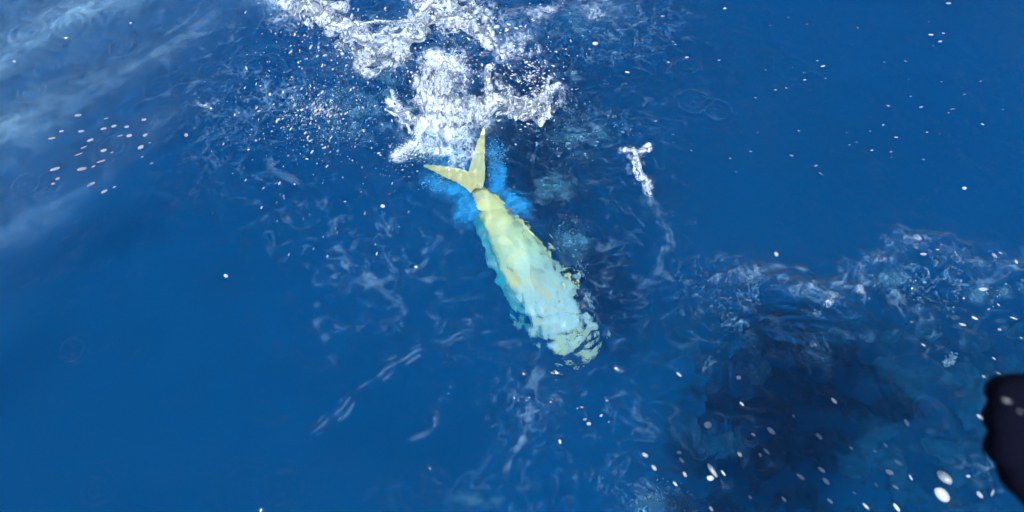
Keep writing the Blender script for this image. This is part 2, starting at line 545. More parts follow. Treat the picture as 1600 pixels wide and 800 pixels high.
WRINKLES = [
    ([(522, 340), (530, 395), (560, 430), (600, 465), (640, 485)], .022, .007),
    ([(500, 470), (500, 520), (535, 585)], .016, .004),
    ([(470, 690), (530, 645), (600, 575), (680, 545), (750, 520)], .030, .005),
    ([(850, 575), (828, 615), (820, 690), (795, 735), (788, 760)], .016, .007),
    ([(640, 440), (680, 395), (700, 350)], .016, .005),
    ([(560, 455), (610, 440), (690, 445)], .014, .004),
    ([(1010, 300), (1035, 350), (1045, 380), (1030, 430), (980, 455)], .020, .006),
    ([(1090, 455), (1150, 425), (1200, 445)], .016, .008),
    ([(1180, 420), (1240, 415), (1290, 440)], .012, .006),
    ([(1260, 465), (1320, 460), (1370, 435)], .014, .007),
    ([(1030, 430), (1060, 450), (1100, 440)], .012, .005),
    ([(410, 250), (450, 285), (510, 320)], .020, .005),
    ([(860, 440), (920, 400), (1000, 380)], .014, .005),
    ([(640, 690), (680, 665), (690, 620)], .010, .003),
    ([(200, 170), (280, 140), (340, 128)], .02, .006),
]
CREST = [(1080, 450), (1180, 428), (1260, 452), (1310, 450), (1370, 392), (1430, 372), (1490, 392), (1540, 412), (1620, 405), (1750, 420)]
RINGS = [(1085, 14, 20, .003), (1074, 96, 24, .0035), (1185, 5, 16, .0025), (955, 95, 18, .002), (1240, 100, 30, .0012), (1160, 90, 14, .0015),
         (1085, 155, 30, .0022), (1120, 165, 26, .002), (1010, 205, 14, .0014), (1205, 180, 12, .0016), (1270, 120, 24, .0012),
         (42, 45, 34, .004), (108, 38, 28, .0025), (190, 70, 22, .002), (170, 22, 16, .002), (70, 98, 22, .0025), (120, 118, 14, .002), (40, 135, 20, .0025),
         (345, 160, 22, .003), (382, 142, 12, .003), (375, 170, 14, .003), (310, 192, 10, .003), (285, 85, 12, .002), (330, 115, 18, .002), (390, 210, 26, .0018),
         (175, 225, 22, .0014), (190, 245, 14, .001), (35, 280, 22, .0016), (70, 270, 14, .002), (110, 540, 18, .0022), (108, 540, 7, .002), (145, 760, 18, .0012), (142, 762, 8, .001),
         (500, 540, 36, .0012), (440, 765, 30, .0016), (430, 770, 14, .0012), (380, 760, 34, .0012), (225, 190, 14, .0016), (430, 600, 50, .0012),
         (678, 655, 10, .005), (703, 617, 9, .004), (697, 565, 6, .004), (675, 728, 6, .003), (820, 607, 20, .003), (822, 606, 7, .005),
         (670, 765, 34, .0014), (660, 760, 14, .0014), (1055, 385, 22, .0012), (1455, 640, 20, .0022), (1440, 600, 46, .0018), (880, 365, 26, .004), (905, 380, 34, .003),
         (1170, 690, 9, .003), (1088, 712, 9, .003), (865, 610, 22, .003), (975, 570, 18, .003), (1230, 120, 9, .002), (1190, 250, 9, .0015),
         (1250, 160, 12, .001), (1330, 60, 14, .001), (905, 70, 14, .002), (1000, 20, 22, .002), (1060, 205, 10, .001)]

GXX, GYY = np.meshgrid(GX.astype(np.float32), GY.astype(np.float32), indexing='ij')
TORN, H, FOAM_GLINT, AGV, PAINTED_SHEEN, WHITEV = sea_height(GXX, GYY)
nx, ny = len(GX), len(GY)
idx = np.arange(nx * ny, dtype=np.int32).reshape(nx, ny)
quads = np.stack((idx[:-1, :-1], idx[1:, :-1], idx[1:, 1:], idx[:-1, 1:]), -1).reshape(-1, 4)
sea_me = mesh_np('sea_surface', np.stack((GXX, GYY, H), -1).reshape(-1, 3), quads, M_SEA)
fattr(sea_me, 'foam_glint', FOAM_GLINT.ravel()); fattr(sea_me, 'agitated', AGV.ravel()); fattr(sea_me, 'painted_sheen', PAINTED_SHEEN.ravel()); fattr(sea_me, 'white', WHITEV.ravel()); fattr(sea_me, 'torn', TORN.ravel())
sea = tag(link(bpy.data.objects.new('sea_surface', sea_me)), 'rippled clear blue sea surface', None, None, 'structure')

dv = [(-2600, -2600, -1.2), (2600, -2600, -1.2), (2600, 2600, -1.2), (-2600, 2600, -1.2)]
deep = tag(link(bpy.data.objects.new('deep_water', mesh_np('deep_water', dv, [[0, 1, 2, 3]], M_DEEP, False))),
           'deep blue water below the surface', None, None, 'structure')

def sea_z(x, y):
    i = np.clip(np.searchsorted(GX, x), 0, nx - 1)
    j = np.clip(np.searchsorted(GY, y), 0, ny - 1)
    return float(H[i, j])

# ------------------------------------------------------------------ the fish
def build_fish():
    root = link(bpy.data.objects.new('fish', None))
    tag(root, 'yellow-green fish diving head down under the surface, forked tail in the splash', 'fish')
    a = PU(742, 293, 0.022); b = PU(822, 410, 0.15); c = PU(908, 556, 0.34)
    root.location = a
    N, K = 46, 28
    def spine(t):
        return (1 - t) ** 2 * a + 2 * t * (1 - t) * (2 * b - 0.5 * a - 0.5 * c) + t * t * c
    prof = np.array([(0, .014), (.03, .025), (.07, .035), (.17, .052), (.37, .074), (.57, .094), (.72, .102), (.84, .100), (.92, .086), (.97, .058), (1, .012)])
    def half(t): return np.interp(t, prof[:, 0], prof[:, 1])
    to_cam = np.array((0, -0.45, 0.9)); to_cam /= np.linalg.norm(to_cam)
    frames = []
    for t in np.linspace(0, 1, 200):
        p = spine(t); q = spine(min(1, t + .005)) - spine(max(0, t - .005)); q /= np.linalg.norm(q)
        dv = np.cross(to_cam, q); dv /= np.linalg.norm(dv)          # towards the back of the fish
        n = np.cross(q, dv)
        frames.append((p, q, dv, n))
    def fr(t): return frames[int(round(t * 199))]
    sgn = 1 if fr(.5)[2][0] < 0 else -1
    V, AL, AC = [], [], []
    ts = np.linspace(0, 1, N) ** 0.9
    for t in ts:
        p, q, d, n = fr(t)
        d = d * sgn
        hh = half(t)
        th = hh * (0.55 if t > .2 else .55)
        for k in range(K):
            ang = 2 * math.pi * k / K
            cs, sn = math.cos(ang), math.sin(ang)
            e = abs(cs) ** 0.9 * math.copysign(1, cs)
            V.append(p + d * (hh * e + 0.012 * math.sin(math.pi * t)) + n * th * sn - a)
            AL.append(t); AC.append(0.5 + 0.5 * e)
    F = []
    for i in range(N - 1):
        for k in range(K):
            k2 = (k + 1) % K
            F.append((i * K + k, i * K + k2, (i + 1) * K + k2, (i + 1) * K + k))
    for base, t in ((0, 0), ((N - 1) * K, 1)):
        ci = len(V)
        V.append(np.mean(V[base:base + K], axis=0)); AL.append(t); AC.append(.5)
        for k in range(0, K):
            F.append((base + k, base + (k + 1) % K, ci, ci))
    me = bpy.data.meshes.new('body')
    me.from_pydata([tuple(v) for v in V], [], [tuple(dict.fromkeys(f)) for f in F])
    me.materials.append(M_FISH)
    fattr(me, 'along', AL); fattr(me, 'across', AC)
    me.polygons.foreach_set('use_smooth', np.full(len(me.polygons), True))
    me.update()
    link(bpy.data.objects.new('body', me), root)
    cen = root.location

    def fin(name, outer, inner, mat, thick=0.004):
        """two rows of points (outer, inner) joined into a thin rayed blade"""
        o = np.array(outer); i_ = np.array(inner)
        n = len(o)
        nrm = np.cross(o[n // 2] - i_[n // 2], o[-1] - o[0]); nrm /= np.linalg.norm(nrm)
        rows = [i_ + (o - i_) * f for f in (0, .25, .5, .75, 1)]
        V, F = [], []
        for s in (1, -1):
            for ri, rw in enumerate(rows):
                for j in range(n):
                    wob = 0.0018 * math.cos(j * math.pi)
                    V.append(rw[j] + nrm * (s * thick * (1 - .85 * ri / 4) + wob) - a)
        W = 5 * n
        for s in (0, 1):
            for ri in range(4):
                for j in range(n - 1):
                    f = (s * W + ri * n + j, s * W + ri * n + j + 1, s * W + (ri + 1) * n + j + 1, s * W + (ri + 1) * n + j)
                    F.append(f if s else f[::-1])
        for ri in range(4):
            for j in (0, n - 1):
                F.append((ri * n + j, W + ri * n + j, W + (ri + 1) * n + j, (ri + 1) * n + j))
        for j in range(n - 1):
            F.append((4 * n + j, 4 * n + j + 1, W + 4 * n + j + 1, W + 4 * n + j))
        me = bpy.data.meshes.new(name)
        me.from_pydata([tuple(v) for v in V], [], F)
        me.materials.append(mat)
        me.polygons.foreach_set('use_smooth', np.full(len(me.polygons), True))
        return link(bpy.data.objects.new(name, me), root)

    # long dorsal fin down the back and anal fin down the belly
    def long_fin(name, t0, t1, side, hfun, mat):
        tt = np.linspace(t0, t1, 60)
        inn, out = [], []
        for t in tt:
            p, q, d, n = fr(t); d = d * sgn
            hb = half(t)
            off = 0.012 * math.sin(math.pi * t)
            base = p + d * (side * hb * .93 + off)
            u = (t - t0) / (t1 - t0)
            inn.append(base)
            out.append(base + d * side * hfun(u) - q * hfun(u) * .5 + n * 0.012 * math.sin(u * 14) )
        return fin(name, out, inn, mat, .003)
    long_fin('dorsal_fin', .10, .90, 1, lambda u: .008 + .022 * math.sin(min(1, u * 1.05) * math.pi) ** .6 + .002 * math.sin(u * 60), M_FIN_B)
    long_fin('anal_fin', .10, .55, -1, lambda u: .006 + .012 * math.sin(u * math.pi) ** .7 , M_FIN_Y)
    # forked tail, held at the surface: two lobes of one fin
    def lobe(name, pts):
        """pts: (pixel x, y, height, half width in pixels) from the root to the tip"""
        m = 22
        u = np.linspace(0, 1, m); k = np.linspace(0, 1, len(pts))
        A = np.array(pts, float)
        px, py, pz, hw = (np.interp(u, k, A[:, c]) for c in range(4))
        for _ in range(3):
            for arr in (px, py, hw): arr[1:-1] = (arr[:-2] + 2 * arr[1:-1] + arr[2:]) / 4
        o, i_ = [], []
        for q in range(m):
            q0, q1 = max(0, q - 1), min(m - 1, q + 1)
            d = np.array((px[q1] - px[q0], py[q1] - py[q0])); d /= np.linalg.norm(d)
            n2 = np.array((-d[1], d[0]))
            cz = pz[q] + .012 * math.sin(u[q] * 2.6)
            cz = sea_z(*P(px[q], py[q])[:2]) - .018 + .008 * u[q] ** 3
            o.append(P(px[q] + n2[0] * hw[q], py[q] + n2[1] * hw[q], cz)); i_.append(P(px[q] - n2[0] * hw[q], py[q] - n2[1] * hw[q], cz + .006))
        return fin(name, o, i_, M_TAIL, .004)
    lobe('tail_lobe', [(744, 296, -.012, 11), (744, 278, .014, 14), (747, 254, .04, 10.5), (751, 228, .06, 6.5), (757, 197, .085, .6)])
    lobe('tail_lobe', [(744, 294, -.014, 11), (733, 283, .010, 12), (714, 274, .028, 10), (690, 267, .045, 6.5), (662, 259, .065, .6)])
    # pectoral fin laid on the flank, pelvic fin, gill cover, eye
    p, q, d, n = fr(.74); d = d * sgn
    th = half(.74) * .56
    base = p + n * th
    o = [base + d * (.01 + .02 * math.sin(k / 11 * math.pi)) - q * (.17 * k / 11) + n * (.004 + .02 * k / 11) for k in range(12)]
    i_ = [base - d * (.03 - .03 * k / 11) - q * (.15 * k / 11) + n * (.004 + .012 * k / 11) for k in range(12)]
    fin('pectoral_fin', o, i_, mat_simple('pale_fin', (.62, .78, .62), .4, .2, 30), .003)
    p, q, d, n = fr(.76); d = d * sgn
    base = p - d * half(.76) * .9
    o = [base - d * .022 * math.sin(k / 9 * 2.6) - q * (.11 * k / 9) for k in range(10)]
    i_ = [base - q * (.10 * k / 9) for k in range(10)]
    fin('pelvic_fin', o, i_, M_FIN_Y, .003)
    p, q, d, n = fr(.9); d = d * sgn
    ce = p + n * half(.9) * .50 - d * .01
    V, F = [], []
    for i in range(7):
        for k in range(14):
            aa, bb = math.pi * i / 6, 2 * math.pi * k / 14
            V.append(tuple(ce - a + (q * math.cos(bb) + d * math.sin(bb)) * math.sin(aa) * .014 + n * math.cos(aa) * .008))
    for i in range(6):
        for k in range(14):
            F.append((i * 14 + k, (i + 1) * 14 + k, (i + 1) * 14 + (k + 1) % 14, i * 14 + (k + 1) % 14))
    me = bpy.data.meshes.new('eye'); me.from_pydata(V, [], F); me.materials.append(mat_simple('dark_eye', (.01, .015, .03), .15))
    link(bpy.data.objects.new('eye', me), root)
    return root

fish = build_fish()
# ------------------------------------------------------------------ surfaces from fields
def surface_nets(F, org, hs):
    """quads round F > 0 on a regular grid"""
    ins = F > 0
    nx_, ny_, nz_ = F.shape
    sh = (nx_ - 1, ny_ - 1, nz_ - 1)
    acc = np.zeros(sh + (3,), np.float32); cnt = np.zeros(sh, np.float32)
    def corner(A, o): return A[o[0]:o[0] + sh[0], o[1]:o[1] + sh[1], o[2]:o[2] + sh[2]]
    for ax in range(3):
        o1, o2 = [k for k in range(3) if k != ax]
        for a in (0, 1):
            for b in (0, 1):
                c0 = [0, 0, 0]; c0[o1] = a; c0[o2] = b
                c1 = list(c0); c1[ax] = 1
                m = corner(ins, c0) != corner(ins, c1)
                f0, f1 = corner(F, c0)[m], corner(F, c1)[m]
                p = np.empty((len(f0), 3), np.float32)
                p[:] = c0
                p[:, ax] = f0 / (f0 - f1)
                acc[m] += p
                cnt[m] += 1
    act = cnt > 0
    vid = np.full(sh, -1, np.int32)
    vid[act] = np.arange(act.sum())
    cells = np.argwhere(act)
    V = (cells + acc[act] / cnt[act][:, None]) * hs + org
    Q = []
    for ax in range(3):
        o1, o2 = (ax + 1) % 3, (ax + 2) % 3
        lo = [slice(1, -1)] * 3; lo[ax] = slice(0, -1)
        hi = [slice(1, -1)] * 3; hi[ax] = slice(1, None)
        a, b = ins[tuple(lo)], ins[tuple(hi)]
        for flip, m in ((False, a & ~b), (True, b & ~a)):
            e = np.argwhere(m)
            if not len(e): continue
            base = e.copy(); base[:, o1] += 1; base[:, o2] += 1
            def at(d1, d2):
                q = base.copy(); q[:, o1] += d1; q[:, o2] += d2
                return vid[q[:, 0], q[:, 1], q[:, 2]]
            q = np.stack((at(-1, -1), at(0, -1), at(0, 0), at(-1, 0)), -1)
            Q.append(q[:, ::-1] if flip else q)
    return V, np.concatenate(Q)

def grid3(lo, hi, hs):
    lo, hi = np.array(lo, float), np.array(hi, float)
    n = np.ceil((hi - lo) / hs).astype(int) + 1
    ax = [lo[i] + hs * np.arange(n[i]) for i in range(3)]
    return lo, np.meshgrid(*[a.astype(np.float32) for a in ax], indexing='ij')

def mat_splash(name, a0=0.1, a1=0.9, scale=14, width=0.06, bstr=0.25, bands=0.0, dist=2.0):
    """clear water of milkiness a0, streaked white (a1) with trapped air"""
    t = NT(name)
    v = t.coord('Object')
    n = t.noise(scale, 4, 0.6, dist)
    line = t.mrange(t.math('ABSOLUTE', t.math('SUBTRACT', n, 0.5)), 0.0, width, 1, 0)
    n2 = t.noise(scale * 2.6, 4, 0.6, dist * .7)
    line2 = t.mrange(t.math('ABSOLUTE', t.math('SUBTRACT', n2, 0.5)), 0.0, width, .8, 0)
    cloud = t.mrange(t.noise(scale * .8, 5, 0.65, .6), 0.50, 0.72, 0, 0.8)
    b = t.bump(t.math('ADD', n, t.math('MULTIPLY', n2, .4)), bstr, 0.02)
    df = t.n('ShaderNodeBsdfDiffuse'); t.set(df, Color=(0.80, 0.88, 0.98, 1))
    tr = t.n('ShaderNodeBsdfTranslucent'); t.set(tr, Color=(0.80, 0.89, 0.99, 1))
    gs = t.n('ShaderNodeBsdfGlossy'); t.set(gs, Roughness=0.16)
    tp = t.n('ShaderNodeBsdfTransparent'); t.set(tp, Color=(0.93, 0.97, 1, 1))
    fr = t.n('ShaderNodeFresnel'); t.set(fr, IOR=1.33)
    for nd in (df, tr, gs, fr): t.l(b, nd.inputs['Normal'])
    white = t.mixs(0.4, df.outputs[0], tr.outputs[0])
    milk = t.math('MAXIMUM', t.math('MAXIMUM', line, line2), cloud)
    body = t.mixs(t.mrange(milk, 0, 1, a0, a1), tp.outputs[0], white)
    t.surf(t.mixs(fr.outputs[0], body, gs.outputs[0]))
    return t.m

def mat_milk(name, gloss_bump=0.5, streak=0.0, fibre=(16, 16, 16)):
    """clear thin water streaked white with trapped air"""
    t = NT(name)
    n = t.noise(40, 4, 0.6, 1.0)
    b = t.bump(n, gloss_bump, 0.01)
    gs = t.n('ShaderNodeBsdfGlossy'); t.set(gs, Roughness=0.12)
    tp = t.n('ShaderNodeBsdfTransparent')
    df = t.n('ShaderNodeBsdfDiffuse'); t.set(df, Color=(0.54, 0.65, 0.80, 1))
    tl = t.n('ShaderNodeBsdfTranslucent'); t.set(tl, Color=(0.54, 0.65, 0.80, 1))
    fr = t.n('ShaderNodeFresnel'); t.set(fr, IOR=1.33)
    for nd in (gs, fr, df): t.l(b, nd.inputs['Normal'])
    mp = t.n('ShaderNodeMapping'); mp.inputs['Scale'].default_value = fibre
    t.l(t.coord('Object'), mp.inputs['Vector'])
    n1 = t.noise(1.0, 4, 0.6, 1.6, mp.outputs[0])
    line = t.mrange(t.math('ABSOLUTE', t.math('SUBTRACT', n1, 0.5)), 0.0, 0.06, streak, 0)
    cloud = t.mrange(t.noise(1.4, 5, 0.65, .6, mp.outputs[0]), 0.50, 0.70, 0, streak)
    body = t.mixs(t.math('MAXIMUM', line, cloud), tp.outputs[0], t.mixs(0.3, df.outputs[0], tl.outputs[0]))
    t.surf(t.mixs(fr.outputs[0], body, gs.outputs[0]))
    return t.m

cy.volume_bounces = 0
M_SPL = mat_milk('splash_water', 0.12, 0.85)
M_PLUME = mat_milk('white_water', 0.12, 0.80, (46, 14, 14))
M_DROP = mat_splash('drop_water', 0.32, 0.55, 30, .1, 0)
M_DROPS = [M_DROP, mat_splash('drop_water_clear', 0.14, 0.30, 30, .1, 0), mat_splash('drop_water_faint', 0.07, 0.16, 30, .1, 0)]

def build_field(name, label, strokes, hs, field, mat, top=0.0, group='splashes thrown up round the tail of the fish'):
    """strokes: polylines of (pixel x, y, height, horizontal radius, vertical radius)"""
    W = []
    for st in strokes:
        W.append([(*P(a, b, z), rw, rz) for a, b, z, rw, rz in st])
    allp = np.array([q for st in W for q in st])
    pad = allp[:, 3].max() + .03
    lo = allp[:, :3].min(0) - (pad, pad, allp[:, 4].max() + .02); hi = allp[:, :3].max(0) + (pad, pad, allp[:, 4].max() + .02 + top)
    lo[2] = max(lo[2], -0.05)
    org, (X, Y, Z) = grid3(lo, hi, hs)
    jx, jy, jz = (0.030 * noise3(X * 9, Y * 9, Z * 9 + k) for k in (0, 20, 40))
    X2, Y2, Z2 = X + jx, Y + jy, Z + .6 * jz
    env = np.full(X.shape, -9, np.float32)
    for st in W:
        for p, q in zip(st[:-1], st[1:]):
            dx, dy, dz = q[0] - p[0], q[1] - p[1], q[2] - p[2]
            t = np.clip(((X2 - p[0]) * dx + (Y2 - p[1]) * dy) / (dx * dx + dy * dy + 1e-9), 0, 1)
            rw = p[3] + (q[3] - p[3]) * t; rz = p[4] + (q[4] - p[4]) * t
            e = 1 - np.sqrt(((X2 - p[0] - t * dx) ** 2 + (Y2 - p[1] - t * dy) ** 2) / rw ** 2 + ((Z2 - p[2] - t * dz) / rz) ** 2)
            np.maximum(env, e, out=env)
    F = field(env, X, Y, Z)
    F[0], F[-1], F[:, 0], F[:, -1], F[:, :, 0], F[:, :, -1] = (-1,) * 6
    V, Q = surface_nets(F, org, hs)
    c = V.mean(0); c[2] = 0
    me = mesh_np(name, V - c, Q[:, ::-1], mat)
    o = bpy.data.objects.new(name, me)
    o.location = c
    return tag(link(o), label, 'splash', group)

def torn(env, X, Y, Z):
    n1 = noise3(X * 15, Y * 15, Z * 15)
    n2 = noise3(X * 36, Y * 36, Z * 36)
    n3 = noise3(X * 80, Y * 80, Z * 80)
    return env * 1.1 - .70 + .62 * ridge(n1, .36) + .22 * n2 + .05 * n3

def lacy(env, X, Y, Z):
    n1 = noise3(X * 20, Y * 20, Z * 20)
    n2 = noise3(X * 46, Y * 46, Z * 46)
    return env * 1.0 - .64 + .66 * ridge(n1, .28) + .24 * n2

def feather(env, X, Y, Z):
    w = .02 * noise3(X * 8, Y * 8, Z * 8)
    n1 = noise3((X + w) * 46, Y * 13 - Z * 5, Z * 16)
    n2 = noise3((X + w) * 90, Y * 30 - Z * 10, Z * 34)
    n3 = noise3(X * 20, Y * 20, Z * 20)
    return env * 1.15 - .62 + .34 * n1 + .14 * n2 + .30 * n3

# the arching sheet of water at the top
build_field('water_splash', 'large torn white sheet of water arching along the top edge left of the fish', [
    [(405, -15, .03, .05, .03), (470, 8, .06, .06, .04), (530, 48, .10, .065, .05), (575, 72, .12, .07, .05), (615, 78, .10, .075, .05), (650, 62, .08, .06, .05), (662, 20, .06, .05, .04), (655, -25, .05, .05, .04)],
    [(560, 80, .06, .05, .04), (590, 100, .05, .05, .04), (630, 88, .05, .06, .04)],
    [(480, -10, .10, .03, .03), (515, 12, .13, .03, .03), (535, 8, .15, .022, .03), (560, -12, .15, .02, .03)],
    [(552, 45, .14, .012, .012), (556, 20, .19, .010, .012)],
    [(565, 40, .14, .014, .012), (590, 34, .16, .014, .012), (640, 34, .12, .012, .012)],
    [(548, 68, .08, .02, .02), (560, 95, .06, .018, .02), (566, 104, .05, .02, .02)],
], .0055, torn, M_SPL)
build_field('water_splash', 'ragged white splash with a looped rim at the top edge behind the plume', [
    [(640, -20, .05, .08, .05), (690, 10, .08, .10, .05), (730, 25, .08, .09, .05), (750, 55, .06, .05, .04), (765, 75, .04, .03, .03)],
    [(655, 34, .06, .045, .04), (690, 38, .07, .04, .04), (735, 44, .07, .045, .04)],
    [(745, 20, .09, .02, .02), (752, 14, .10, .018, .02), (735, -10, .10, .03, .03)],
    [(672, 44, .12, .008, .010), (684, 30, .14, .008, .010), (700, 31, .13, .008, .010)],
    [(640, 70, .05, .012, .012), (652, 60, .07, .012, .012), (668, 58, .06, .012, .012)],
], .0055, torn, M_SPL)
build_field('water_splash', 'thin pale arm of splashing water reaching right with an upturned end', [
    [(750, 172, .03, .05, .04), (780, 166, .06, .06, .05), (815, 168, .07, .06, .05), (840, 172, .07, .06, .05), (852, 165, .08, .045, .04)],
    [(852, 170, .09, .02, .02), (858, 145, .12, .016, .02), (861, 122, .15, .016, .02)],
    [(800, 150, .11, .012, .012), (825, 158, .11, .012, .012), (848, 146, .12, .012, .012)],
    [(760, 165, .06, .03, .03), (762, 120, .12, .024, .03), (758, 105, .14, .014, .02)],
    [(770, 120, .13, .010, .012), (782, 142, .11, .010, .012)],
], .0050, lacy, M_SPL)
build_field('water_splash', 'small whisker of splashed water left of the plume', [
    [(606, 170, .09, .012, .012), (618, 178, .08, .016, .016), (632, 190, .06, .022, .02), (640, 206, .04, .014, .014)],
    [(622, 180, .06, .018, .018), (648, 186, .04, .03, .02), (668, 195, .02, .03, .02)],
], .0045, lacy, M_SPL)
build_field('water_splash', 'small two-headed blob of splashed water standing alone right of the fish', [
    [(972, 235, .05, .022, .018), (990, 238, .05, .026, .02), (1012, 233, .06, .022, .018)],
    [(990, 238, .05, .030, .02), (997, 258, .03, .026, .02), (1006, 282, .01, .026, .02), (1010, 300, .0, .018, .015)],
], .0045, torn, M_SPL)

# the feathery plume behind the tail
build_field('water_splash', 'feathery white plume of spray rising just behind the forked tail', [
    [(700, 215, .01, .09, .04), (690, 180, .05, .15, .06), (690, 150, .09, .13, .06), (692, 118, .13, .07, .05), (697, 100, .16, .03, .03)],
    [(668, 160, .06, .09, .05), (655, 140, .08, .06, .04), (668, 112, .11, .035, .03)],
    [(720, 185, .05, .08, .05), (735, 160, .07, .06, .05), (745, 190, .03, .06, .04)],
    [(668, 215, .01, .05, .03), (675, 235, .005, .04, .02), (660, 240, .005, .035, .02)],
], .0050, feather, M_PLUME)

# ------------------------------------------------------------------ drops
def ico(sub):
    import bmesh
    bm = bmesh.new()
    bmesh.ops.create_icosphere(bm, subdivisions=sub, radius=1)
    v = np.array([q.co[:] for q in bm.verts]); f = np.array([[q.index for q in p.verts] for p in bm.faces])
    bm.free()
    return v, f
I1V, I1F = ico(1)
I2V, I2F = ico(2)

def many_balls(name, centers, radii, mat, stretch=None, hi=False, kind='stuff', label=None, cat=None):
    v, f = (I2V, I2F) if hi else (I1V, I1F)
    c = np.asarray(centers); r = np.asarray(radii)
    n = len(c)
    jit = 1 + .18 * rng.normal(size=(n, len(v), 1)) * (1 if not hi else .3)
    A = v[None] * r[:, None, None] * jit
    if stretch is not None:
        s = np.asarray(stretch)[:, None, :]
        l = np.linalg.norm(s, axis=2, keepdims=True) + 1e-9
        A = A + (A * s / l).sum(2, keepdims=True) * s / l * (l - 1)
    A = A + c[:, None, :]
    Fc = (f[None] + (np.arange(n) * len(v))[:, None, None]).reshape(-1, 3)
    o0 = A.reshape(-1, 3).mean(0)
    o = bpy.data.objects.new(name, mesh_np(name, A.reshape(-1, 3) - o0, Fc, mat))
    o.location = o0
    return tag(link(o), label, cat, None, kind)

DROP_ME = [[], [], []]
for m in range(3):
    for k in range(5):
        v = I2V.copy()
        v *= (1 + .10 * noise3(v[:, 0] * 1.3 + 9 * k, v[:, 1] * 1.3, v[:, 2] * 1.3))[:, None]
        DROP_ME[m].append(mesh_np('water_drop', v, I2F, M_DROPS[m]))

def drop(px, py, ln, wd, ang, z, label, group=None, clear=(0,)):
    """a flying drop; ln and wd are its size in pixels of the photograph"""
    p = P(px, py, z)
    k = (CAM_H - z) / CAM_H * 1.22 * CAM_H * TAN_H / 800
    d = RT * math.cos(R(ang)) + np.array((0, 1, 0)) * math.sin(R(ang)) / math.sin(PITCH) * .9 + np.array((0, 0, .25)) * random.uniform(-1, 1)
    d /= np.linalg.norm(d)
    o = bpy.data.objects.new('water_drop', random.choice(DROP_ME[random.choice(clear)]))
    o.rotation_mode = 'QUATERNION'
    o.rotation_quaternion = Vector(d).to_track_quat('X', 'Z')
    f = random.uniform(.55, 1.08)
    o.scale = (ln * k * .48 * f, wd * k * .40 * f, wd * k * .40 * f)
    o.location = p
    return tag(link(o), label, 'water drop', group)

LEFT = [(122,180,13,6,20),(96,205,16,7,20),(81,216,13,5,22),(127,205,13,6,20),(162,201,14,7,25),(178,197,12,7,25),(198,198,15,9,20),(202,212,14,9,20),(225,187,10,6,20),(227,211,10,7,35),
 (220,230,16,10,30),(234,223,10,4,30),(141,219,14,6,25),(131,230,12,3,30),(123,241,16,3,30),(162,235,13,7,25),(175,238,10,4,35),(128,264,18,8,30),(146,260,13,5,30),(158,252,16,4,30),
 (86,264,17,6,27),(83,287,12,8,30),(90,279,14,8,35),(142,288,17,6,35),(163,299,12,5,38),(179,292,10,3,30),(222,245,9,4,40),(237,255,13,4,38),(166,185,10,3,25),(188,212,12,3,30)]
for q in LEFT:
    drop(*q, random.uniform(.25, .6), 'pale slanting water drop in the loose cluster at upper left', 'slanting drops at upper left', (1,))
LOWER = [(1159,631,14,6,-50),(1177,679,9,5,-40),(1280,682,12,6,-55),(1156,710,10,6,-45),(1198,705,13,5,-55),(1188,711,7,4,-60),(1061,707,8,6,0),(1065,719,10,5,-50),(1130,739,10,4,-55),
 (1055,756,14,6,-50),(1025,774,12,5,-60),(1111,795,10,6,-60),(1251,745,12,5,-40),(1284,734,12,6,-45),(1291,752,12,7,-50),(1297,783,12,6,-50),(1172,777,10,6,-50),(1008,711,10,7,-30),
 (1303,626,13,7,-55),(1417,661,12,6,-60),(1367,705,10,6,-45),(1384,696,9,5,-55),(1404,723,15,7,-30),(1399,761,16,6,-35),(1369,757,14,5,-65),(1423,746,9,3,-65),(1401,793,13,6,-60),
 (1353,791,14,6,-45),(1335,770,8,4,-40),(1531,773,14,9,-60),(1551,770,12,4,50),(1240,650,9,4,-50),(1330,700,8,4,-50),(1225,780,9,4,-50)]
for q in LOWER:
    drop(*q, random.uniform(.3, .8), 'pale water drop flying over the lower right water', 'drops over the lower right water', (1, 1, 2, 0))
CRESTD = [(1443,397,11,5,0),(1465,390,9,4,-20),(1554,399,10,6,-50),(1563,395,12,4,-25),(1588,409,9,6,-70),(1536,452,14,8,0),(1506,466,6,6,0),(1504,507,12,5,-25),(1545,483,8,5,20),
 (1560,476,10,5,-60),(1584,497,17,5,-30),(1562,515,8,5,0),(1443,539,14,6,-35),(1596,528,9,4,-30),(1553,560,10,4,-35),(1537,588,8,5,-50),(1560,583,12,4,-30),(1490,480,5,4,0),(1424,503,6,4,0)]
for q in CRESTD:
    drop(*q, random.uniform(.1, .4), 'small water drop between the wave crest and the gloved hand', 'drops beside the wave crest at right', (1, 1, 2))
